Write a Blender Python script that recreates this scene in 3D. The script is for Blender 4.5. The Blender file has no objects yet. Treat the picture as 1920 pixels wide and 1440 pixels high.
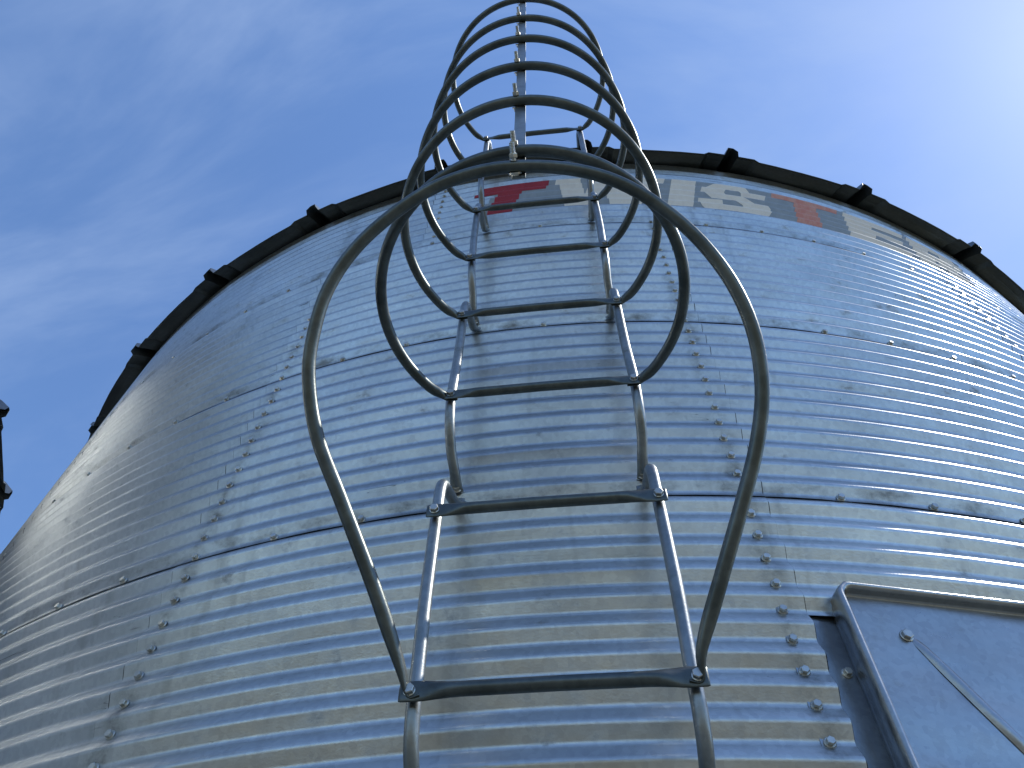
import bpy, bmesh, math, random
import numpy as np
from mathutils import Vector, Matrix, noise as mnoise

random.seed(7)
PI = math.pi

# ------------------------------------------------------------------ camera, sky, sun, exposure
H = 0.8128                      # height of one ring of wall sheets
P = H / 12                      # corrugation pitch
ZB = 4 * H                      # seam line used as z origin stands this high above the ground
R = 3.4288                      # bin radius
DT = 2 * PI / 96                # bolt spacing round the bin
T0 = -0.27894                   # angle of bolt column 0
CAM = (0.0, -4.64956, -1.35153 + ZB)
YAW, PITCH, ROLL, FPX = -0.123387, 0.982111, 0.034237, 1454.28
SUN_AZ, SUN_EL = math.radians(101.0), math.radians(52.0)

scene = bpy.context.scene
col = scene.collection

fw = Vector((math.sin(YAW) * math.cos(PITCH), math.cos(YAW) * math.cos(PITCH), math.sin(PITCH)))
r0 = Vector((math.cos(YAW), -math.sin(YAW), 0))
u0 = r0.cross(fw)
rt = math.cos(ROLL) * r0 + math.sin(ROLL) * u0
up = -math.sin(ROLL) * r0 + math.cos(ROLL) * u0
cam = bpy.data.cameras.new("camera")
cam.sensor_width = 36.0
cam.sensor_fit = 'HORIZONTAL'
cam.lens = 36.0 * FPX / 1920.0
cam.clip_start = 0.02
cam.clip_end = 5000
cam_ob = bpy.data.objects.new("camera", cam)
M = Matrix((rt, up, -fw)).transposed().to_4x4()
M.translation = Vector(CAM)
cam_ob.matrix_world = M
col.objects.link(cam_ob)
scene.camera = cam_ob

sun_dir = Vector((math.cos(SUN_EL) * math.sin(SUN_AZ), -math.cos(SUN_EL) * math.cos(SUN_AZ), math.sin(SUN_EL)))
world = bpy.data.worlds.new("World")
scene.world = world
world.use_nodes = True
wn, wl = world.node_tree.nodes, world.node_tree.links
wn.clear()
w_out = wn.new('ShaderNodeOutputWorld')
w_bg = wn.new('ShaderNodeBackground')
w_bg.inputs['Strength'].default_value = 0.14
sky = wn.new('ShaderNodeTexSky')
sky.sky_type = 'NISHITA'
sky.sun_disc = False
sky.sun_elevation = SUN_EL
sky.sun_rotation = math.atan2(sun_dir.x, sun_dir.y)
sky.altitude = 200
sky.air_density = 1.0
sky.dust_density = 0.35
sky.ozone_density = 2.2
# thin cirrus veil, spread over the whole sky
tc = wn.new('ShaderNodeTexCoord')
mp = wn.new('ShaderNodeMapping')
mp.inputs['Scale'].default_value = (1.4, 4.2, 2.0)
mp.inputs['Rotation'].default_value = (0.3, 0.5, 0.9)
n1 = wn.new('ShaderNodeTexNoise')
n1.inputs['Scale'].default_value = 1.15
n1.inputs['Detail'].default_value = 6
n1.inputs['Roughness'].default_value = 0.58
n1.inputs['Distortion'].default_value = 0.7
cr = wn.new('ShaderNodeMapRange')
cr.inputs['From Min'].default_value = 0.36
cr.inputs['From Max'].default_value = 0.74
cr.inputs['To Min'].default_value = 0.12
cr.inputs['To Max'].default_value = 0.44
cr.interpolation_type = 'SMOOTHSTEP'
mixs = wn.new('ShaderNodeMixRGB')
wl.new(tc.outputs['Generated'], mp.inputs['Vector'])
wl.new(mp.outputs['Vector'], n1.inputs['Vector'])
wl.new(n1.outputs['Fac'], cr.inputs['Value'])
wl.new(cr.outputs['Result'], mixs.inputs['Fac'])
wl.new(sky.outputs['Color'], mixs.inputs['Color1'])
mixs.inputs['Color2'].default_value = (2.9, 3.35, 4.15, 1)
hs = wn.new('ShaderNodeHueSaturation')
hs.inputs['Saturation'].default_value = 1.17
wl.new(mixs.outputs['Color'], hs.inputs['Color'])
tint = wn.new('ShaderNodeMixRGB')
tint.blend_type = 'MULTIPLY'
tint.inputs['Fac'].default_value = 1.0
tint.inputs['Color2'].default_value = (0.90, 0.98, 1.10, 1)
wl.new(hs.outputs['Color'], tint.inputs['Color1'])
wl.new(tint.outputs['Color'], w_bg.inputs['Color'])
wl.new(w_bg.outputs['Background'], w_out.inputs['Surface'])

sl = bpy.data.lights.new("sun", 'SUN')
sl.energy = 2.8
sl.angle = math.radians(0.53)
sl.color = (1.0, 0.97, 0.92)
so = bpy.data.objects.new("sun", sl)
so.rotation_euler = (-sun_dir).to_track_quat('-Z', 'Y').to_euler()
so.location = (8, 4, 14)
col.objects.link(so)

scene.render.engine = 'CYCLES'
scene.view_settings.view_transform = 'Standard'
scene.view_settings.look = 'None'
scene.view_settings.gamma = 1.0
scene.view_settings.use_curve_mapping = False
scene.view_settings.exposure = 0.55
scene.cycles.max_bounces = 6
scene.cycles.glossy_bounces = 4
scene.cycles.diffuse_bounces = 2


# ------------------------------------------------------------------ materials
def newmat(name):
    m = bpy.data.materials.new(name)
    m.use_nodes = True
    nt = m.node_tree
    b = nt.nodes['Principled BSDF']
    return m, nt, b


def node(nt, kind, **kw):
    n = nt.nodes.new(kind)
    for k, v in kw.items():
        if k in n.inputs.keys():
            n.inputs[k].default_value = v
        else:
            setattr(n, k, v)
    return n


def math_node(nt, op, a, b=None):
    n = nt.nodes.new('ShaderNodeMath')
    n.operation = op
    for i, v in enumerate((a, b)):
        if v is None:
            continue
        if isinstance(v, (int, float)):
            n.inputs[i].default_value = v
        else:
            nt.links.new(v, n.inputs[i])
    return n.outputs[0]


def maprange(nt, val, a, b, c, d, smooth=True):
    n = nt.nodes.new('ShaderNodeMapRange')
    n.inputs['From Min'].default_value = a
    n.inputs['From Max'].default_value = b
    n.inputs['To Min'].default_value = c
    n.inputs['To Max'].default_value = d
    if smooth:
        n.interpolation_type = 'SMOOTHSTEP'
    nt.links.new(val, n.inputs['Value'])
    return n.outputs['Result']


def mixcol(nt, fac, a, b, mode='MIX'):
    n = nt.nodes.new('ShaderNodeMixRGB')
    n.blend_type = mode
    for s, v in (('Fac', fac), ('Color1', a), ('Color2', b)):
        if isinstance(v, (int, float)):
            n.inputs[s].default_value = v
        elif isinstance(v, tuple):
            n.inputs[s].default_value = (*v, 1) if len(v) == 3 else v
        else:
            nt.links.new(v, n.inputs[s])
    return n.outputs['Color']


def noise_tex(nt, vec, scale, detail=4, rough=0.55, dist=0.0):
    n = node(nt, 'ShaderNodeTexNoise', Scale=scale, Detail=detail, Roughness=rough, Distortion=dist)
    nt.links.new(vec, n.inputs['Vector'])
    return n.outputs['Fac']


def scaled(nt, vec, s):
    n = nt.nodes.new('ShaderNodeMapping')
    n.inputs['Scale'].default_value = s
    nt.links.new(vec, n.inputs['Vector'])
    return n.outputs['Vector']


def galvanized(name, light, dark, rough=(0.2, 0.36), fine=0.06, wave=0.0, metallic=0.92, wrap=False, grime=0.35, scratches=False, patch=2.3):
    m, nt, b = newmat(name)
    geo = nt.nodes.new('ShaderNodeNewGeometry')
    pos = geo.outputs['Position']
    vec = pos
    if wrap:                     # unroll the wall: x = arc length, z = height
        sp = nt.nodes.new('ShaderNodeSeparateXYZ')
        nt.links.new(pos, sp.inputs[0])
        ang = math_node(nt, 'ARCTAN2', sp.outputs['X'], math_node(nt, 'MULTIPLY', sp.outputs['Y'], -1.0))
        cb = nt.nodes.new('ShaderNodeCombineXYZ')
        nt.links.new(math_node(nt, 'MULTIPLY', ang, R), cb.inputs['X'])
        nt.links.new(sp.outputs['Z'], cb.inputs['Z'])
        vec = cb.outputs[0]
    info = nt.nodes.new('ShaderNodeObjectInfo')
    rnd = info.outputs['Random']
    # spangle: small crystals of slightly different grey
    vor = node(nt, 'ShaderNodeTexVoronoi', Scale=95.0)
    nt.links.new(vec, vor.inputs['Vector'])
    spang = nt.nodes.new('ShaderNodeRGBToBW')
    nt.links.new(vor.outputs['Color'], spang.inputs['Color'])
    big = noise_tex(nt, vec, patch, 3, 0.6, 0.0)
    sm = noise_tex(nt, scaled(nt, vec, (1.0, 1.0, 1.6)), 9.0, 6, 0.72, 0.0)
    c = mixcol(nt, maprange(nt, big, 0.3, 0.7, 0.0, 1.0), light, dark)
    c = mixcol(nt, 1.0, c, mixcol(nt, spang.outputs[0], (0.88, 0.88, 0.89), (1.06, 1.06, 1.05)), 'MULTIPLY')
    c = mixcol(nt, 1.0, c, mixcol(nt, rnd, (0.86, 0.87, 0.89), (1.06, 1.05, 1.02)), 'MULTIPLY')
    # hand-sized smudges and dirt
    smf = maprange(nt, sm, 0.57, 0.76, 0.0, grime)
    c = mixcol(nt, smf, c, (0.10, 0.10, 0.09))
    if wrap:
        streak = noise_tex(nt, scaled(nt, vec, (9.0, 9.0, 0.7)), 1.6, 3, 0.6)
        stf = maprange(nt, streak, 0.56, 0.78, 0.0, grime * 0.7)
        c = mixcol(nt, stf, c, (0.16, 0.155, 0.14))
        # dirt held in the bolted laps: vertical ones every six bolts, level ones at each ring
        def near(val, period, offset, reach):
            q = math_node(nt, 'DIVIDE', math_node(nt, 'SUBTRACT', val, offset), period)
            d = math_node(nt, 'ABSOLUTE', math_node(nt, 'SUBTRACT', q, math_node(nt, 'ROUND', q)))
            return maprange(nt, d, 0.0, reach / period, 1.0, 0.0)
        sv_ = near(cb.inputs['X'].links[0].from_socket, 6 * R * DT, R * T0, 0.045)
        sh_ = near(sp.outputs['Z'], H, 0.012, 0.035)
        lap = math_node(nt, 'MAXIMUM', sv_, sh_)
        lap = math_node(nt, 'MULTIPLY', lap, maprange(nt, sm, 0.42, 0.66, 0.05, 0.62))
        c = mixcol(nt, lap, c, (0.12, 0.118, 0.105))
    if scratches:
        s1 = noise_tex(nt, scaled(nt, vec, (0.9, 1.0, 26.0)), 2.2, 1, 0.5, 0.0)
        ridge = math_node(nt, 'ABSOLUTE', math_node(nt, 'SUBTRACT', s1, 0.5))
        gate = maprange(nt, big, 0.56, 0.60, 0.0, 1.0)
        scf = math_node(nt, 'MULTIPLY', maprange(nt, ridge, 0.0, 0.003, 0.7, 0.0), gate)
        c = mixcol(nt, scf, c, (0.06, 0.06, 0.06))
    nt.links.new(c, b.inputs['Base Color'])
    b.inputs['Metallic'].default_value = metallic
    ro = maprange(nt, sm, 0.3, 0.72, rough[0], rough[1])
    ro = math_node(nt, 'ADD', ro, math_node(nt, 'MULTIPLY', smf, 0.5))
    nt.links.new(ro, b.inputs['Roughness'])
    f1 = noise_tex(nt, vec, 210.0, 1, 0.6)
    bp = node(nt, 'ShaderNodeBump', Strength=fine, Distance=0.004)
    nt.links.new(f1, bp.inputs['Height'])
    last = bp
    if wave > 0:
        lw = noise_tex(nt, scaled(nt, vec, (1.0, 1.0, 2.5)), 3.2, 1, 0.5)
        bp2 = node(nt, 'ShaderNodeBump', Strength=1.0, Distance=wave)
        nt.links.new(lw, bp2.inputs['Height'])
        nt.links.new(bp.outputs['Normal'], bp2.inputs['Normal'])
        last = bp2
    nt.links.new(last.outputs['Normal'], b.inputs['Normal'])
    return m


def painted(name, c1, c2, rough=0.6, wear=0.4, metal=(0.5, 0.53, 0.57)):
    m, nt, b = newmat(name)
    geo = nt.nodes.new('ShaderNodeNewGeometry')
    pos = geo.outputs['Position']
    n = noise_tex(nt, scaled(nt, pos, (1, 1, 0.35)), 30.0, 4, 0.7)
    c = mixcol(nt, maprange(nt, n, 0.35, 0.7, 0, 1), c1, c2)
    sp = noise_tex(nt, pos, 55.0, 5, 0.8)
    wf = maprange(nt, sp, 0.60, 0.68, 0.0, wear)
    c = mixcol(nt, wf, c, metal)
    nt.links.new(c, b.inputs['Base Color'])
    nt.links.new(math_node(nt, 'MULTIPLY', wf, 0.7), b.inputs['Metallic'])
    b.inputs['Roughness'].default_value = rough
    b.inputs['Specular IOR Level'].default_value = 0.35
    return m


def plain(name, c, rough=0.6, metallic=0.0, var=0.25, scale=40.0):
    m, nt, b = newmat(name)
    geo = nt.nodes.new('ShaderNodeNewGeometry')
    n = noise_tex(nt, geo.outputs['Position'], scale, 6, 0.65)
    k = mixcol(nt, n, tuple(x * (1 - var) for x in c), tuple(min(1, x * (1 + var)) for x in c))
    nt.links.new(k, b.inputs['Base Color'])
    b.inputs['Roughness'].default_value = rough
    b.inputs['Metallic'].default_value = metallic
    return m


MAT_WALL = galvanized("galvanized_wall_steel", (0.58, 0.60, 0.595), (0.48, 0.50, 0.50), rough=(0.30, 0.41), fine=0.065, wave=0.005, metallic=0.9, wrap=True, grime=0.5, scratches=True)
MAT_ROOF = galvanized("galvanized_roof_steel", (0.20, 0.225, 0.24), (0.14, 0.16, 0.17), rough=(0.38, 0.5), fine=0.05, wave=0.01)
MAT_TUBE = galvanized("galvanized_tube_steel", (0.155, 0.17, 0.16), (0.10, 0.112, 0.105), rough=(0.34, 0.48), fine=0.05, grime=0.4, metallic=0.9, patch=16.0)
MAT_RAIL = galvanized("galvanized_rail_steel", (0.34, 0.36, 0.36), (0.24, 0.26, 0.26), rough=(0.34, 0.48), fine=0.05, grime=0.45, metallic=0.88, patch=16.0)
MAT_DOOR = galvanized("galvanized_door_steel", (0.43, 0.44, 0.44), (0.36, 0.37, 0.37), rough=(0.27, 0.36), fine=0.05, wave=0.012, grime=0.25)
MAT_BOLT = galvanized("zinc_bolt_steel", (0.64, 0.63, 0.58), (0.50, 0.49, 0.44), rough=(0.3, 0.42), fine=0.04, metallic=0.9, grime=0.3)
MAT_GAP_SHADE = plain("painted_gap_shade", (0.012, 0.012, 0.014), 0.8)  # near-black colour painting the shade inside the sheet gaps
MAT_WASHER = plain("dark_rubber_washer", (0.03, 0.03, 0.03), 0.7)
MAT_SLATE = painted("slate_grey_paint", (0.30, 0.345, 0.38), (0.35, 0.395, 0.43), 0.55, 0.25)
MAT_RED = painted("red_paint", (0.40, 0.03, 0.042), (0.33, 0.025, 0.035), 0.55, 0.15)
MAT_RED2 = painted("faded_red_paint", (0.66, 0.27, 0.21), (0.68, 0.38, 0.30), 0.65, 0.35, (0.45, 0.42, 0.42))
MAT_BEIGE = painted("faded_white_paint", (0.90, 0.84, 0.73), (0.84, 0.77, 0.67), 0.65, 0.15)
MAT_BEIGE2 = painted("peeling_white_paint", (0.90, 0.80, 0.66), (0.85, 0.78, 0.68), 0.65, 0.5)


# ------------------------------------------------------------------ geometry helpers
def link(name, me, mat, parent=None, smooth=True):
    if mat is not None and not me.materials:
        me.materials.append(mat)
    if smooth:
        me.polygons.foreach_set('use_smooth', [True] * len(me.polygons))
    o = bpy.data.objects.new(name, me)
    col.objects.link(o)
    if parent is not None:
        o.parent = parent
    return o


def mesh(name, verts, faces):
    me = bpy.data.meshes.new(name)
    me.from_pydata([tuple(v) for v in verts], [], faces)
    me.update()
    return me


def empty(name, loc=(0, 0, 0), label=None, category=None, group=None):
    o = bpy.data.objects.new(name, None)
    o.location = loc
    o.empty_display_size = 0.3
    if label:
        o['label'] = label
        o['category'] = category
    if group:
        o['group'] = group
    col.objects.link(o)
    return o


def polar(r, th, z):
    return Vector((r * math.sin(th), -r * math.cos(th), z + ZB))


def theta(j):
    return T0 + DT * j


SLOPE, ARC = 0.50, 0.0072
CREST = SLOPE * (P / 2 - ARC)


def prof(z):
    """radial height of the corrugation: valley at multiples of the pitch, crest half way"""
    u = z % P
    if u > P / 2:
        u = P - u
    if u < ARC:
        return SLOPE * u * u / (2 * ARC)
    if u > P / 2 - ARC:
        q = P / 2 - u
        return CREST - SLOPE * q * q / (2 * ARC)
    return SLOPE * (u - ARC / 2)


def prof_rows(z0, z1):
    offs = [0, ARC / 2, ARC, P / 2 - ARC, P / 2 - ARC / 2, P / 2, P / 2 + ARC / 2, P / 2 + ARC, P - ARC, P - ARC / 2]
    out = [z0]
    k = math.floor(z0 / P)
    while k * P < z1:
        for o in offs:
            z = k * P + o
            if z0 + 1e-5 < z < z1 - 1e-5:
                out.append(z)
        k += 1
    out.append(z1)
    return out


LAP = 0.013                      # the upper sheet reaches this far below the seam bolts


def sheet_off(zl, over, h=H):
    """a ring stands outside the ring below at its foot and inside the ring above at its head"""
    return 0.0022 * (1 - (zl + LAP) / (h + LAP)) + (0.0012 if over else 0.0)


def sheet_mesh(name, n_int, h, over, cut=None, seed=0):
    lap = 0.2 if over else 0.12
    ncol = n_int * 4 + 2
    js = [-lap] + [i / 4 for i in range(0, n_int * 4 + 1)] + [n_int + lap]
    rows = prof_rows(-LAP, h + (0.012 if h > 0.79 else 0.0))
    vs, fs = [], []
    rnd = random.Random(seed)
    gaps = [rnd.uniform(0.3, 1.0) for _ in range(n_int + 2)]
    for i, zl in enumerate(rows):
        for j in js:
            off = sheet_off(zl, over, h)
            if zl < 0.004:          # the free lower edge bows out between bolts
                g = abs(math.sin(PI * j)) * gaps[int(max(0, min(n_int, j)))]
                off += 0.0018 * g * (0.004 - zl) / (0.004 + LAP)
            r = R + prof(zl) + off
            th = DT * j
            vs.append(Vector((r * math.sin(th), -r * math.cos(th), zl)))
    nc = len(js)
    for i in range(len(rows) - 1):
        for k in range(nc - 1):
            if cut and cut(js[k], js[k + 1], rows[i], rows[i + 1]):
                continue
            a = i * nc + k
            fs.append((a, a + 1, a + nc + 1, a + nc))
    me = mesh(name, vs, fs)
    me.materials.append(MAT_WALL)
    return me


def sweep(path, radii, ref, segs=14, cap=True):
    """tube along a path; radii = (half-width along ref, half-thickness) per station"""
    n = len(path)
    vs, fs = [], []
    for i, p in enumerate(path):
        a = path[max(0, i - 1)]
        b = path[min(n - 1, i + 1)]
        t = (b - a).normalized()
        N = (ref - ref.dot(t) * t).normalized()
        B = t.cross(N)
        rn, rb = radii[i]
        for s in range(segs):
            an = 2 * PI * s / segs
            vs.append(p + N * (math.cos(an) * rn) + B * (math.sin(an) * rb))
    for i in range(n - 1):
        for s in range(segs):
            s2 = (s + 1) % segs
            fs.append((i * segs + s, i * segs + s2, (i + 1) * segs + s2, (i + 1) * segs + s))
    if cap:
        fs.append(tuple(reversed(range(segs))))
        fs.append(tuple((n - 1) * segs + s for s in range(segs)))
    return vs, fs


def catmull(pts, per=8):
    out = []
    n = len(pts)
    for i in range(n - 1):
        p0, p1, p2, p3 = pts[max(0, i - 1)], pts[i], pts[i + 1], pts[min(n - 1, i + 2)]
        for k in range(per):
            t = k / per
            out.append(0.5 * ((2 * p1) + (p2 - p0) * t + (2 * p0 - 5 * p1 + 4 * p2 - p3) * t * t + (3 * p1 - p0 - 3 * p2 + p3) * t ** 3))
    out.append(pts[-1].copy())
    return out


def hex_bolt_mesh(name, rw=0.0106, hw=0.003, rh=0.0080, hh=0.0070, mat=None):
    """flanged hex head along +Z"""
    bm = bmesh.new()

    def lathe(prof_pts, n, rot=0.0):
        rings = []
        for r_, z_ in prof_pts:
            rings.append([bm.verts.new((r_ * math.cos(2 * PI * k / n + rot), r_ * math.sin(2 * PI * k / n + rot), z_)) for k in range(n)])
        for a, b in zip(rings[:-1], rings[1:]):
            for k in range(n):
                bm.faces.new((a[k], a[(k + 1) % n], b[(k + 1) % n], b[k]))
        bm.faces.new(rings[-1])

    lathe([(rw, 0.0), (rw, hw * 0.5), (rw * 0.86, hw)], 16)
    lathe([(rh, hw), (rh, hw + hh * 0.86), (rh * 0.86, hw + hh)], 6, 0.26)
    me = bpy.data.meshes.new(name)
    bm.to_mesh(me)
    bm.free()
    me.materials.append(mat or MAT_BOLT)
    return me


def aim(ob, loc, direction, spin=0.0):
    q = Vector(direction).to_track_quat('Z', 'Y')
    mt = q.to_matrix().to_4x4() @ Matrix.Rotation(spin, 4, 'Z')
    mt.translation = loc
    ob.matrix_local = mt


# ------------------------------------------------------------------ ground
def ground_material():
    m, nt, b = newmat("dry_field_ground")
    geo = nt.nodes.new('ShaderNodeNewGeometry')
    pos = geo.outputs['Position']
    a = noise_tex(nt, pos, 0.35, 8, 0.6)
    d = noise_tex(nt, pos, 6.0, 8, 0.7)
    c = mixcol(nt, maprange(nt, a, 0.35, 0.65, 0, 1), (0.185, 0.145, 0.072), (0.16, 0.13, 0.068))
    c = mixcol(nt, maprange(nt, d, 0.4, 0.7, 0, 0.5), c, (0.09, 0.085, 0.05))
    nt.links.new(c, b.inputs['Base Color'])
    b.inputs['Roughness'].default_value = 0.95
    return m


def pad_material():
    m, nt, b = newmat("dark_gravel_pad")
    geo = nt.nodes.new('ShaderNodeNewGeometry')
    pos = geo.outputs['Position']
    v = node(nt, 'ShaderNodeTexVoronoi', Scale=40.0)
    nt.links.new(pos, v.inputs['Vector'])
    g = nt.nodes.new('ShaderNodeRGBToBW')
    nt.links.new(v.outputs['Color'], g.inputs['Color'])
    c = mixcol(nt, g.outputs[0], (0.055, 0.066, 0.064), (0.125, 0.138, 0.130))
    nt.links.new(c, b.inputs['Base Color'])
    b.inputs['Roughness'].default_value = 0.9
    bp = node(nt, 'ShaderNodeBump', Strength=0.5, Distance=0.02)
    nt.links.new(v.outputs['Distance'], bp.inputs['Height'])
    nt.links.new(bp.outputs['Normal'], b.inputs['Normal'])
    return m


gv, gf = [(0, 0, -0.004)], []
NG = 96
for rr in (12, 40, 150, 600, 3000):
    for k in range(NG):
        a = 2 * PI * k / NG
        zz = -0.004 + (mnoise.noise(Vector((rr * math.cos(a) * 0.05, rr * math.sin(a) * 0.05, 2.0))) * 0.3 if rr > 30 else 0)
        gv.append((rr * math.cos(a), rr * math.sin(a), zz))
for k in range(NG):
    gf.append((0, 1 + k, 1 + (k + 1) % NG))
for q in range(4):
    for k in range(NG):
        a = 1 + q * NG + k
        b_ = 1 + q * NG + (k + 1) % NG
        gf.append((a, a + NG, b_ + NG, b_))
g = link("ground", mesh("ground", gv, gf), ground_material())
g['kind'] = 'structure'

pv, pf = [], []
NP = 120
pv.append((-2.5, -2.5, 0.0))
for k in range(NP):
    a = 2 * PI * k / NP
    rr = 7.6 + 0.5 * mnoise.noise(Vector((math.cos(a) * 3, math.sin(a) * 3, 0)))
    pv.append((-2.8 + rr * 1.25 * math.cos(a), -2.2 + rr * math.sin(a), 0.0))
for k in range(NP):
    pf.append((0, 1 + k, 1 + (k + 1) % NP))
pad = link("gravel_pad", mesh("gravel_pad", pv, pf), pad_material())
pad['kind'] = 'structure'

# ------------------------------------------------------------------ bin: meshes shared by both bins
TOP_H = 2.362 - 2 * H
SHEETS = {
    ('n', True): sheet_mesh("wall_sheet_over", 6, H, True, seed=1),
    ('n', False): sheet_mesh("wall_sheet_under", 6, H, False, seed=2),
    ('t', True): sheet_mesh("eave_sheet_over", 12, TOP_H, True, seed=3),
    ('t', False): sheet_mesh("eave_sheet_under", 12, TOP_H, False, seed=4),
}

# door opening in the sheets at columns 6..12
DOOR_TH = math.radians(13.5)
DOOR_HALF = 0.327
DOOR_TOP, DOOR_BOT = -0.298, -1.32


def door_cut(ring):
    def f(ja, jb, za, zb):
        jm = 6 + (ja + jb) / 2
        t = R * math.sin(theta(jm) - DOOR_TH)
        zm = (za + zb) / 2 + ring * H
        return abs(t) < 0.40 and DOOR_BOT - 0.06 < zm < -0.350
    return f


CUT = {r_: sheet_mesh("door_sheet", 6, H, False, cut=door_cut(r_), seed=5) for r_ in (-1, -2, -3)}

# roof panel: one of 32, rib on its own edge
RE = R + 0.1245
NPAN = 32


def roof_z(r):
    if r > R + 0.06:
        return 2.332 - (r - R - 0.06) * 0.75
    return 2.332 + (R + 0.06 - r) * 0.55


def roof_panel_mesh():
    xs = [-0.135, -0.112, -0.034, -0.027, -0.015, -0.010, 0.010, 0.015, 0.027, 0.034, 0.112, 0.135, 0.22, 0.349, 0.45, 0.57]
    hs = [0, 0.018, 0.016, 0.036, 0.075, 0.080, 0.080, 0.075, 0.036, 0.016, 0.018, 0, -0.006, -0.010, -0.006, 0.0]
    rs = [RE, RE - 0.036, R + 0.06, R - 0.03, R - 0.5, 2.0, 0.9, 0.45]
    w0 = 2 * PI * RE / NPAN
    vs, fs = [], []
    for r in rs:
        f = r / RE
        for x, h in zip(xs, hs):
            rr = r
            if r == RE and h < 0.03:      # the pans stop short of the rib ends
                rr = RE - (0.026 if h < 0.012 else 0.020)
            th = x / w0 * 2 * PI / NPAN
            hh = h * (0.35 + 0.65 * f)
            if r == RE and h < 0.02:
                hh -= 0.004
            vs.append(Vector((rr * math.sin(th), -rr * math.cos(th), roof_z(rr) + hh + ZB)))
    n = len(xs)
    for i in range(len(rs) - 1):
        for k in range(n - 1):
            a = i * n + k
            fs.append((a, a + 1, a + n + 1, a + n))
    me = mesh("roof_panel", vs, fs)
    # real sheet thickness so that the eave edge reads
    bm = bmesh.new()
    bm.from_mesh(me)
    bmesh.ops.recalc_face_normals(bm, faces=bm.faces)
    bmesh.ops.solidify(bm, geom=bm.faces[:], thickness=0.0016)
    bm.to_mesh(me)
    bm.free()
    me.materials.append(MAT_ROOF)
    return me


ROOF_ME = roof_panel_mesh()


def roof_cap_mesh():
    vs, fs = [], []
    n = 48
    prof_pts = [(0.52, roof_z(0.5) + 0.02), (0.5, roof_z(0.5) + 0.10), (0.42, roof_z(0.5) + 0.16), (0.15, roof_z(0.5) + 0.30), (0.02, roof_z(0.5) + 0.33)]
    for r, z in prof_pts:
        for k in range(n):
            a = 2 * PI * k / n
            vs.append((r * math.cos(a), r * math.sin(a), z + ZB))
    for i in range(len(prof_pts) - 1):
        for k in range(n):
            fs.append((i * n + k, i * n + (k + 1) % n, (i + 1) * n + (k + 1) % n, (i + 1) * n + k))
    me = mesh("roof_cap", vs, fs)
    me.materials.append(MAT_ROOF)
    return me


CAP_ME = roof_cap_mesh()


def gap_shade_mesh(k, h_below, seed):
    """thin dark strip painted as the shadow gap under the free edge of each ring"""
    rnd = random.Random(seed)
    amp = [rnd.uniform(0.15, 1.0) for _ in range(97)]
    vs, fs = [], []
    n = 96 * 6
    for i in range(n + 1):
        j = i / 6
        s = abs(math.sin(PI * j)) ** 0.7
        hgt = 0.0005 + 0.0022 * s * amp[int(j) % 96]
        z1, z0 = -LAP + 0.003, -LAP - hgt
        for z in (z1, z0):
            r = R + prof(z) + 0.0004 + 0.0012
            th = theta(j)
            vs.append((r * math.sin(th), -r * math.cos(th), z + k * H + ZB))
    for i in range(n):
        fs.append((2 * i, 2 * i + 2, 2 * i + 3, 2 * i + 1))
    me = mesh("seam_gap_shade", vs, fs)
    me.materials.append(MAT_GAP_SHADE)
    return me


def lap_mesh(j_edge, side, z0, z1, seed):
    """broken dark strip painted as the shaded gap along the free vertical edge of a lapped sheet"""
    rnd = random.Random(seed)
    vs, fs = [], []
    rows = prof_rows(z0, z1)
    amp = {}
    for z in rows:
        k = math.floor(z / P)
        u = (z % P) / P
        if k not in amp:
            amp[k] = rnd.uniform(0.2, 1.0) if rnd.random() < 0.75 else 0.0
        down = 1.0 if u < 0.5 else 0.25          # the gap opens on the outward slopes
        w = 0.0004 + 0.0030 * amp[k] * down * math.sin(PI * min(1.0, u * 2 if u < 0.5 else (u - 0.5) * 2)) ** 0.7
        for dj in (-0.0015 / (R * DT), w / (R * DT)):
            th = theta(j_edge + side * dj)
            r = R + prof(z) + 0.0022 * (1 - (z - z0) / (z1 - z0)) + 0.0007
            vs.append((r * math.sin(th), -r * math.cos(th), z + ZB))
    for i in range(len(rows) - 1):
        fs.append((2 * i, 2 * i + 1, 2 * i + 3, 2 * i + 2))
    me = mesh("lap_gap_shade", vs, fs)
    me.materials.append(MAT_GAP_SHADE)
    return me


BOLT_ME = hex_bolt_mesh("wall_bolt")


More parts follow.
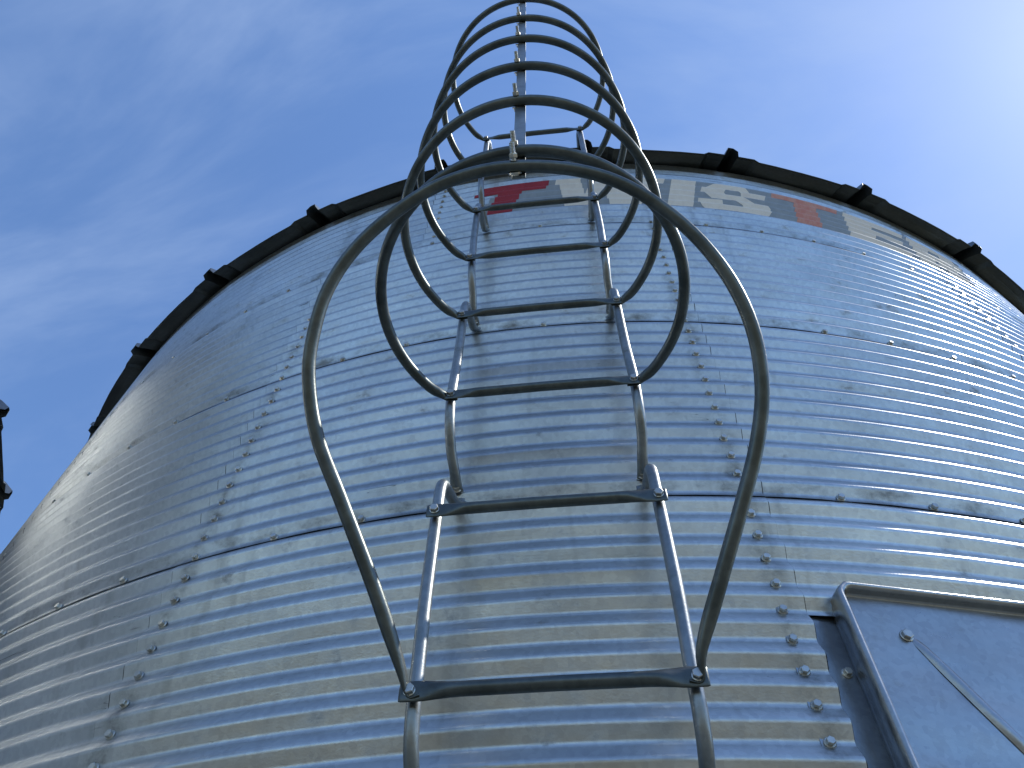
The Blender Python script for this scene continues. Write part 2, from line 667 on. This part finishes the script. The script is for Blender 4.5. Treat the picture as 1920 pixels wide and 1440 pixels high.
def build_bin(name, loc, rot, label, main):
    root = empty(name, loc, label, "grain bin", "grain bins")
    root.rotation_euler = (0, 0, rot)
    for ring in range(-4, 2):
        for s in range(16):
            over = s % 2 == 0
            me = SHEETS[('n', over)]
            if main and s == 1 and ring in CUT:
                me = CUT[ring]
            o = link("wall_sheet", me, None, root)
            o.location = (0, 0, ring * H + ZB)
            o.rotation_euler = (0, 0, theta(6 * s))
    for s in range(8):
        o = link("wall_sheet", SHEETS[('t', s % 2 == 0)], None, root)
        o.location = (0, 0, 2 * H + ZB)
        o.rotation_euler = (0, 0, theta(2 + 12 * s))
    for k in range(NPAN):
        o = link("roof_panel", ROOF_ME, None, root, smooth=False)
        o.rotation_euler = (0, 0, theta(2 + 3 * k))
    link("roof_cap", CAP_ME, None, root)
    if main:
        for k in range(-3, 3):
            link("seam_gap_shade", gap_shade_mesh(k, 0, 20 + k), None, root, smooth=False)
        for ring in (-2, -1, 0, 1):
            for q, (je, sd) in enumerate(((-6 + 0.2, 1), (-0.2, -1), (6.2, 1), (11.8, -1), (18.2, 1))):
                link("lap_gap_shade", lap_mesh(je, sd, ring * H - LAP, (ring + 1) * H - LAP - 0.002, 100 + ring * 7 + q), None, root, smooth=False)
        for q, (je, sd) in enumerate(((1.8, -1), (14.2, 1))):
            link("lap_gap_shade", lap_mesh(je, sd, 2 * H - LAP, 2.36, 150 + q), None, root, smooth=False)
    return root


bin_root = build_bin("grain_bin", (0, 0, 0), 0.0, "round corrugated galvanized grain bin filling the view, caged ladder on its wall", True)

# neighbour: its eave just enters at the left
NB = Vector((-6.69, -3.37, 0))
tip = Vector((-3.318, -2.259, 0)) - NB
rot_nb = math.atan2(tip.x, -tip.y) - theta(5)
nb_root = build_bin("grain_bin", NB, rot_nb, "second galvanized bin, only its dark ribbed eave showing at the left edge", False)

# ------------------------------------------------------------------ wall bolts of the main bin
LADDER_TH = theta(4)
spots = []
extra = []
for s in range(-3, 4):                     # columns at every lap of the lower rings
    for ring in range(-3, 2):
        for k in range(1, 12):
            jj, zz = 6 * s, ring * H + k * P
            if s == 2 and ring < 0 and zz < -0.36:
                pass
            (spots if (-7 < jj < 13 and ring >= -1) else extra).append((jj, zz))
for s in (-2, -1, 0, 1, 2):
    for k in range(1, 11):
        jj, zz = 2 + 12 * s, 2 * H + k * P
        (spots if (-11 < jj < 15) else extra).append((jj, zz))
for ring in (-2, -1, 0, 1, 2):
    for jj in range(-16, 22):
        if (jj in (3, 5) and ring > -3) or (jj == 4 and ring == 0):
            continue
        if ring < 0 and 6 < jj < 10:
            continue
        (spots if (-13 < jj < 17 and ring >= 0) else extra).append((jj, ring * H))
spots = [q for q in spots if not (q[1] < -0.357 and 6.1 < q[0] < 9.9)]
rb = random.Random(3)


def wall_point(j, z, lift=0.0):
    return polar(R + prof(z) + 0.0036 + lift, theta(j), z)


for jj, zz in spots:
    o = link("wall_bolt", BOLT_ME, None, bin_root, smooth=False)
    th = theta(jj)
    j2 = jj + rb.uniform(-0.015, 0.015)
    d = Vector((math.sin(th) + rb.uniform(-.05, .05), -math.cos(th) + rb.uniform(-.05, .05), rb.uniform(-.06, .06)))
    aim(o, wall_point(j2, zz + rb.uniform(-0.0015, 0.0015)), d, rb.uniform(0, 1.0))
# the bolts outside the view, in one mesh
bmx = bmesh.new()
for jj, zz in extra:
    if zz < -0.357 and 6.1 < jj < 9.9:
        continue
    th = theta(jj)
    mt = Vector((math.sin(th), -math.cos(th), 0)).to_track_quat('Z', 'Y').to_matrix().to_4x4()
    mt.translation = wall_point(jj, zz)
    tmp = BOLT_ME.copy()
    tmp.transform(mt)
    bmx.from_mesh(tmp)
    bpy.data.meshes.remove(tmp)
me = bpy.data.meshes.new("far_wall_bolts")
bmx.to_mesh(me)
bmx.free()
me.materials.append(MAT_BOLT)
o = link("far_wall_bolts", me, None, bin_root, smooth=False)
o['kind'] = 'stuff'

# ------------------------------------------------------------------ lettering under the eave
ZL, LH, SL = 1.806, 0.338, 0.85          # foot of the letters, height, slant (bolt spacings per metre)
LET = {
    'T1': (MAT_RED, [(2.50, 1), (3.94, 1), (3.93, .72), (3.45, .72), (3.45, 0), (2.96, 0), (2.96, .72), (2.47, .72)]),
    'W': (MAT_BEIGE, [(4.08, 1), (4.58, 1), (4.58, .93), (4.76, .45), (4.88, .93), (4.86, 1), (5.36, 1), (5.38, .93), (5.56, .48), (5.80, .93), (5.76, 1), (6.29, 1), (6.26, .86), (6.19, .84),
                      (5.88, 0), (5.34, 0), (5.17, .42), (5.02, 0), (4.48, 0), (4.16, .86), (4.07, .86)]),
    'I': (MAT_BEIGE, [(6.42, 1), (6.92, 1), (6.89, 0), (6.40, 0)]),
    'S': (MAT_BEIGE, [(7.02, .66), (7.04, .78), (7.12, .88), (7.27, .95), (7.50, 1), (7.78, 1), (7.95, .96), (8.06, .88), (8.12, .82), (8.36, .82), (8.34, .64), (8.08, .66), (7.86, .67), (7.84, .74),
                      (7.74, .80), (7.62, .80), (7.52, .76), (7.50, .71), (7.58, .66), (8.08, .50), (8.30, .42), (8.42, .32), (8.44, .20), (8.38, .09), (8.28, .03), (8.0, 0), (7.40, 0), (7.18, .03),
                      (7.05, .12), (6.98, .21), (6.98, .34), (7.45, .35), (7.48, .27), (7.60, .22), (7.80, .22), (7.90, .25), (7.86, .31), (7.62, .40), (7.25, .48), (7.10, .56)]),
    'T2': (MAT_RED2, [(8.50, 1), (9.96, 1), (9.97, .80), (9.45, .76), (9.45, 0), (8.93, 0), (8.96, .76), (8.52, .80)]),
    'E': (MAT_BEIGE2, [(10.10, 1), (11.55, 1), (11.53, .76), (10.72, .74), (10.71, .63), (11.40, .63), (11.38, .42), (10.68, .40), (10.67, .24), (11.46, .24), (11.44, 0), (10.04, 0)]),
    'R': (MAT_BEIGE2, [(11.64, 1), (12.75, 1), (12.98, .92), (13.05, .72), (12.92, .50), (12.62, .42), (12.95, 0), (12.42, 0), (12.18, .36), (12.12, .36), (12.10, .60), (12.42, .60), (12.46, .68), (12.40, .76),
                       (12.12, .76), (12.10, 0), (11.62, 0)]),
}


def decal(name, pts, mat, lift, parent):
    bm = bmesh.new()
    poly = []
    for x, v in pts:
        z = ZL + v * LH
        poly.append(bm.verts.new((x + SL * (z - 1.80), z, 0)))
    f = bm.faces.new(poly)
    bmesh.ops.triangulate(bm, faces=[f])
    for z in prof_rows(ZL, ZL + LH)[1:-1]:
        bmesh.ops.bisect_plane(bm, geom=bm.verts[:] + bm.edges[:] + bm.faces[:], plane_co=(0, z, 0), plane_no=(0, 1, 0), dist=1e-6)
    x0 = min(v.co.x for v in bm.verts)
    x1 = max(v.co.x for v in bm.verts)
    q = math.ceil(x0 * 4) / 4
    while q < x1:
        bmesh.ops.bisect_plane(bm, geom=bm.verts[:] + bm.edges[:] + bm.faces[:], plane_co=(q, 0, 0), plane_no=(1, 0, 0), dist=1e-6)
        q += 0.25
    for v in bm.verts:
        j, z = v.co.x, v.co.y
        v.co = polar(R + prof(z) + sheet_off(z - 2 * H, True, TOP_H) + lift, theta(j), z)
    bmesh.ops.recalc_face_normals(bm, faces=bm.faces)
    m_ = bpy.data.meshes.new(name)
    bm.to_mesh(m_)
    bm.free()
    m_.materials.append(mat)
    return link(name, m_, None, parent)


plate_let = decal("lettering_background", [(2.96, 1), (13.1, 1), (13.0, 0), (3.2, 0), (2.75, .06)], MAT_SLATE, 0.0006, bin_root)
plate_let['label'] = "slate grey painted band behind the letters"
COLN = {'T1': "red letter T", 'W': "faded white letter W", 'I': "faded white letter I", 'S': "faded white letter S", 'T2': "bleached red letter T", 'E': "peeling white letter E", 'R': "peeling white letter R"}
for k_, (mt_, pts_) in LET.items():
    lo = decal("letter", pts_, mt_, 0.0014, plate_let)
    lo['label'] = COLN[k_] + " painted below the eave"

# ------------------------------------------------------------------ access door of the main bin
er_d = Vector((math.sin(DOOR_TH), -math.cos(DOOR_TH), 0))
et_d = Vector((math.cos(DOOR_TH), math.sin(DOOR_TH), 0))


def dpt(t, d, z):
    return er_d * (R + d) + et_d * t + Vector((0, 0, z + ZB))


# surround plate set into the opening
pl_v, pl_f = [], []
outer = [(-0.43, -0.33), (0.43, -0.33), (0.43, DOOR_BOT - 0.08), (-0.43, DOOR_BOT - 0.08)]
for d in (-0.0225, -0.0265):
    for t, z in outer:
        pl_v.append(dpt(t, d, z))
pl_f = [(3, 2, 1, 0), (4, 5, 6, 7), (0, 1, 5, 4), (1, 2, 6, 5), (2, 3, 7, 6), (3, 0, 4, 7)]
door_plate = link("door_surround", mesh("door_surround", pl_v, pl_f), MAT_DOOR, bin_root, smooth=False)

# door leaf: tray with a raised rolled rim
CR = 0.035


def rounded_rect(inset, n=8):
    pts = []
    x0, x1 = -DOOR_HALF + inset, DOOR_HALF - inset
    z1, z0 = DOOR_TOP - inset, DOOR_BOT + inset
    rr = max(0.006, CR - inset)
    for cx, cz, a0 in ((x1 - rr, z1 - rr, 0), (x0 + rr, z1 - rr, 90), (x0 + rr, z0 + rr, 180), (x1 - rr, z0 + rr, 270)):
        for k in range(n + 1):
            a = math.radians(a0 + 90 * k / n)
            pts.append((cx + rr * math.cos(a), cz + rr * math.sin(a)))
    return pts


rim_prof = [(0.009, -0.0223), (0.008, -0.019), (0.004, -0.004), (0.004, -0.001), (0.0, 0.002), (0.0, 0.033), (0.0012, 0.0372), (0.004, 0.0397), (0.007, 0.0400), (0.0105, 0.0388), (0.0135, 0.0360), (0.0150, 0.0320), (0.0155, 0.0225), (0.0175, 0.0180), (0.020, 0.0168)]
rv, rf = [], []
rows_ = [rounded_rect(i_) for i_, _ in rim_prof]
nn = len(rows_[0])
rd = random.Random(11)
for (i_, d_), pts in zip(rim_prof, rows_):
    for t, z in pts:
        crump = 0.0
        if i_ < 0.005 and d_ > -0.01 and t < -DOOR_HALF + 0.03 and z > DOOR_TOP - 0.075:      # dented corner
            crump = 0.004 * mnoise.noise(Vector((t * 90, d_ * 90, z * 70)))
        rv.append(dpt(t - abs(crump) * 1.5, d_ + crump, z + crump))
for i in range(len(rim_prof) - 1):
    for k in range(nn):
        rf.append((i * nn + k, i * nn + (k + 1) % nn, (i + 1) * nn + (k + 1) % nn, (i + 1) * nn + k))
pan_v = []
N_, M_ = 20, 30
iv = 0.020
pan_t = [-DOOR_HALF + iv + (2 * DOOR_HALF - 2 * iv) * k / N_ for k in range(N_ + 1)]
pan_z = [DOOR_BOT + iv + (DOOR_TOP - DOOR_BOT - 2 * iv) * k / M_ for k in range(M_ + 1)]
pan_f = []
for z in pan_z:
    for t in pan_t:
        edge = min(1.0, min(DOOR_HALF - iv - abs(t), z - DOOR_BOT - iv, DOOR_TOP - iv - z) / 0.08)
        dn = 0.0016 * edge * mnoise.noise(Vector((t * 5, 3.3, z * 4)))
        pan_v.append(dpt(t, 0.0168 + dn, z))
for i in range(M_):
    for k in range(N_):
        a = i * (N_ + 1) + k
        pan_f.append((a, a + 1, a + N_ + 2, a + N_ + 1))
door = link("access_door", mesh("access_door", pan_v, pan_f), MAT_DOOR, bin_root)
door['label'] = "flat galvanized hatch with a raised rolled rim"
rim = link("rim", mesh("rim", rv, rf), MAT_DOOR, door)

# diagonal pressed stiffener running down from the bolt
p_a, p_b = Vector((-0.206, -0.398)), Vector((0.200, -1.178))
dirv = (p_b - p_a).normalized()
nrm = Vector((-dirv.y, dirv.x))
sv, sf = [], []
sec = [(-0.013, 0.0002), (-0.010, 0.0024), (-0.007, 0.0050), (-0.003, 0.0061), (0.0, 0.0064), (0.003, 0.0061), (0.007, 0.0050), (0.010, 0.0024), (0.013, 0.0002)]
NS = 30
for k in range(NS + 1):
    u = k / NS
    c_ = p_a.lerp(p_b, u)
    fade = min(1.0, (u * NS) / 3.0, ((1 - u) * NS) / 3.0) ** 0.6
    for x, h in sec:
        q = c_ + nrm * x * (0.55 + 0.45 * fade)
        sv.append(dpt(q.x, 0.0168 + 0.0008 + h * fade - (0.0022 if fade < 0.3 else 0.0), q.y))
for k in range(NS):
    for i in range(len(sec) - 1):
        a = k * len(sec) + i
        sf.append((a, a + 1, a + len(sec) + 1, a + len(sec)))
link("diagonal_stiffener", mesh("diagonal_stiffener", sv, sf), MAT_DOOR, door)
DB = hex_bolt_mesh("door_bolt", 0.0125, 0.002, 0.0105, 0.007)
o = link("door_bolt", DB, None, door, smooth=False)
aim(o, dpt(-0.213, 0.0175, -0.401), er_d, 0.4)
for t, z in ((-0.335, -0.468), (-0.335, -0.74), (-0.335, -1.0), (0.335, -0.468), (0.335, -0.74)):
    o = link("surround_bolt", BOLT_ME, None, door_plate, smooth=False)
    aim(o, dpt(t, -0.0225, z), er_d, 0.7)

# ------------------------------------------------------------------ caged ladder
er = Vector((math.sin(LADDER_TH), -math.cos(LADDER_TH), 0))
et = Vector((math.cos(LADDER_TH), math.sin(LADDER_TH), 0))
ez = Vector((0, 0, 1))


def tcen(z):
    return 0.006 - 0.0065 * z


def lp(t, d, z):
    return er * (R + d) + et * (t + tcen(z)) + ez * (z + ZB)


ladder = empty("caged_ladder", (0, 0, 0), "galvanized tube ladder with a safety cage of round hoops, bolted to the bin wall", "ladder")

RD = 0.165          # stand-off of the rails
RT = 0.0122         # tube radius
HW = 0.22           # half ladder width
RUNG_Z = [-2.24, -1.84, -1.435, -1.028, -0.622, -0.217, 0.189, 0.592, 0.982, 1.404, 1.82, 2.311]
FIRST = 4           # index of the lowest rung in view

sect = [(0.010, 0.030), (0.013, 0.034), (0.030, 0.040), (0.060, 0.052), (0.100, 0.078), (0.140, 0.115), (0.160, 0.165), (0.165, 0.230), (0.165, 0.40), (0.165, 0.640), (0.163, 0.680), (0.154, 0.708), (0.136, 0.728), (0.108, 0.745), (0.070, 0.768), (0.035, 0.789), (0.018, 0.800), (0.010, 0.812), (0.009, 0.824)]
sect_top = sect[:9] + [(0.165, 0.66), (0.164, 0.72), (0.156, 0.752), (0.135, 0.772), (0.10, 0.782), (0.06, 0.785)]
FOOT_BOLT = hex_bolt_mesh("foot_bolt", 0.012, 0.003, 0.009, 0.008)
for k in (-3, -2, -1, 0, 1, 2):
    for s in (-1, 1):
        base = sect_top if k == 2 else sect
        jit = 0.004 * math.sin(k * 3.1 + s)
        ctrl = [lp(s * HW + (jit if 3 < i < 8 else 0) - s * (0.004 if i > len(base) - 4 else 0), d, k * H + z) for i, (d, z) in enumerate(base)]
        path = catmull(ctrl, 6)
        n = len(path)
        rad = []
        for i in range(n):
            a = i / 6.0
            e = (n - 1 - i) / 6.0
            fl = 1.0
            fl = min(fl, max(0.0, (a - 0.8) / 2.2))
            if k < 2:
                fl = min(fl, max(0.0, (e - 0.8) / 2.2))
            rad.append((RT * (1.35 - 0.35 * fl), 0.0028 + (RT - 0.0028) * fl))
        v, f = sweep(path, rad, et)
        ro = link("rail", mesh("rail", v, f), MAT_RAIL, ladder)
        o = link("foot_bolt", FOOT_BOLT, None, ro, smooth=False)
        aim(o, lp(s * HW, 0.0165, k * H + 0.036), er, 0.3)


def rung(z):
    d = RD + RT + 0.0085
    st = [(-0.236, .0165, .0025), (-0.232, .018, .0028), (-0.212, .0185, .0028), (-0.196, .0180, .0034), (-0.178, .0155, .0075), (-0.160, .0128, .0112), (-0.14, .0118, .0118), (-.07, .0118, .0118), (0, .0118, .0118)]
    st = st + [(-a, b, c) for a, b, c in reversed(st[:-1])]
    path = [lp(t, d + 0.002 * (1 - abs(t) / .236), z) for t, _, _ in st]
    return sweep(path, [(b, c) for _, b, c in st], ez)


RUNG_BOLT = hex_bolt_mesh("rung_bolt", 0.0098, 0.0012, 0.0092, 0.0075)
for i, z in enumerate(RUNG_Z):
    v, f = rung(z)
    ro = link("rung", mesh("rung", v, f), MAT_TUBE, ladder)
    for s in (-1, 1):
        o = link("rung_bolt", RUNG_BOLT, None, ro, smooth=False)
        aim(o, lp(s * HW, RD + RT + 0.0115, z), er, rb.uniform(0, 1))

# hoops
HC, HR, HT = 0.418, 0.336, 0.0125
D_TAB = RD + RT + 0.0028


def flat_radii(n, per, tube):
    out = []
    for i in range(n):
        q = min(i, n - 1 - i) / per
        fl = max(0.0, min(1.0, (q - 0.9) / 1.6))
        out.append((tube * (1.35 - 0.35 * fl), 0.0026 + (tube - 0.0026) * fl))
    return out


def hoop_level(z):
    a_end = math.atan2(-0.222, -(HC - 0.205))          # where the arc leaves the tab
    pts = [(-0.203, D_TAB), (-0.226, D_TAB), (-0.240, D_TAB + 0.010)]
    st = math.atan2(0.195 - HC, -0.262)
    a0 = math.pi + math.asin((HC - 0.215) / HR)       # left end
    a1 = -math.asin((HC - 0.215) / HR)
    N = 22
    for k in range(N + 1):
        a = a0 + (a1 - a0) * k / N
        pts.append((HR * math.cos(a), HC + HR * math.sin(a)))
    pts += [(0.240, D_TAB + 0.010), (0.226, D_TAB), (0.203, D_TAB)]
    path = catmull([lp(t, d, z) for t, d in pts], 4)
    return sweep(path, flat_radii(len(path), 4, HT), ez)


for i in range(FIRST + 2, len(RUNG_Z)):
    v, f = hoop_level(RUNG_Z[i] - 0.001)
    link("cage_hoop", mesh("cage_hoop", v, f), MAT_TUBE, ladder)

# lowest hoop: larger, slung from the rung below and rising outwards to the strap
Z0h, D0h, Z1h, D1h = -0.623, 0.187, 0.095, 0.755
LEN = math.hypot(D1h - D0h, Z1h - Z0h)
h0 = [(-0.226, 0.044), (-0.266, 0.160), (-0.321, 0.302), (-0.365, 0.415), (-0.383, 0.514), (-0.380, 0.595), (-0.352, 0.697), (-0.288, 0.789), (-0.185, 0.869), (-0.092, 0.906), (0.005, 0.914),
      (0.119, 0.893), (0.213, 0.845), (0.300, 0.758), (0.361, 0.656), (0.391, 0.552), (0.392, 0.446), (0.369, 0.348), (0.329, 0.247), (0.281, 0.135), (0.241, 0.040)]
ctrl = [lp(-0.203 + 0.0, D_TAB, Z0h), lp(-0.222, D_TAB, Z0h)]
for t, ln in h0:
    q = ln / LEN
    zz = Z0h + q * (Z1h - Z0h)
    dd = D0h + q * (D1h - D0h)
    ctrl.append(er * (R + dd) + et * t + ez * (zz + ZB))
ctrl += [lp(0.226, D_TAB, Z0h), lp(0.206, D_TAB, Z0h)]
path = catmull(ctrl, 5)
pn = (er * (Z1h - Z0h) - ez * (D1h - D0h)).normalized()
v, f = sweep(path, flat_radii(len(path), 5, 0.0122), pn)
lo_hoop = link("cage_hoop", mesh("cage_hoop", v, f), MAT_TUBE, ladder)
lo_hoop['label'] = "wide lowest hoop flaring out from the ladder"

# vertical strap inside the hoops
ST_D = HC + HR - HT - 0.0025


def box(name, pts_a, pts_b):
    v_ = list(pts_a) + list(pts_b)
    n_ = len(pts_a)
    f_ = [tuple(reversed(range(n_))), tuple(range(n_, 2 * n_))] + [(k, (k + 1) % n_, n_ + (k + 1) % n_, n_ + k) for k in range(n_)]
    return mesh(name, v_, f_)


sw = 0.0125
zs = [0.075] + [0.3 * k for k in range(1, 8)] + [2.37]
sv, sf = [], []
for z in zs:
    for t, d in ((-sw, -0.0022), (sw, -0.0022), (sw, 0.0022), (-sw, 0.0022)):
        sv.append(lp(t + 0.006 + tcen(0) - tcen(z) * 0.4 - 0.004, ST_D + d, z))
for i in range(len(zs) - 1):
    for k in range(4):
        sf.append((i * 4 + k, i * 4 + (k + 1) % 4, i * 4 + 4 + (k + 1) % 4, i * 4 + 4 + k))
sf += [(3, 2, 1, 0), tuple(len(zs) * 4 - 4 + k for k in range(4))]
strap = link("cage_strap", mesh("cage_strap", sv, sf), MAT_RAIL, ladder, smooth=False)


def stud_mesh():
    """carriage bolt: head inside the hoop, nut and threaded end outside, along +Z"""
    bm = bmesh.new()

    def lathe(pp, n, rot=0.0, closed=True):
        rings = [[bm.verts.new((r_ * math.cos(2 * PI * k / n + rot), r_ * math.sin(2 * PI * k / n + rot), z_)) for k in range(n)] for r_, z_ in pp]
        for a, b in zip(rings[:-1], rings[1:]):
            for k in range(n):
                bm.faces.new((a[k], a[(k + 1) % n], b[(k + 1) % n], b[k]))
        bm.faces.new(rings[-1])
        bm.faces.new(list(reversed(rings[0])))

    L = HT
    lathe([(0.0075, -L - 0.013), (0.009, -L - 0.011), (0.009, -L - 0.005)], 6, 0.2)
    lathe([(0.0125, -L - 0.005), (0.0125, -L - 0.0015)], 16)
    lathe([(0.0078, L - 0.0005), (0.0085, L + 0.001), (0.0085, L + 0.0070), (0.0078, L + 0.0085)], 6, 0.55)
    th_ = [(0.0046, -L), (0.0046, L + 0.009)]
    zt = L + 0.009
    for k in range(7):
        th_ += [(0.0053, zt + 0.0010), (0.0046, zt + 0.0021)]
        zt += 0.0028
    lathe(th_, 10)
    m_ = bpy.data.meshes.new("strap_bolt")
    bm.to_mesh(m_)
    bm.free()
    m_.materials.append(MAT_BOLT)
    return m_


STUD = stud_mesh()
for z in [Z1h - 0.002] + RUNG_Z[FIRST + 2:]:
    o = link("strap_bolt", STUD, None, strap, smooth=False)
    dirb = er + ez * (0.12 if z > 0.15 else 0.35) + et * -0.03
    aim(o, lp(-0.001, HC + HR if z > 0.15 else D1h + 0.003, z), dirb, rb.uniform(-.2, .2))
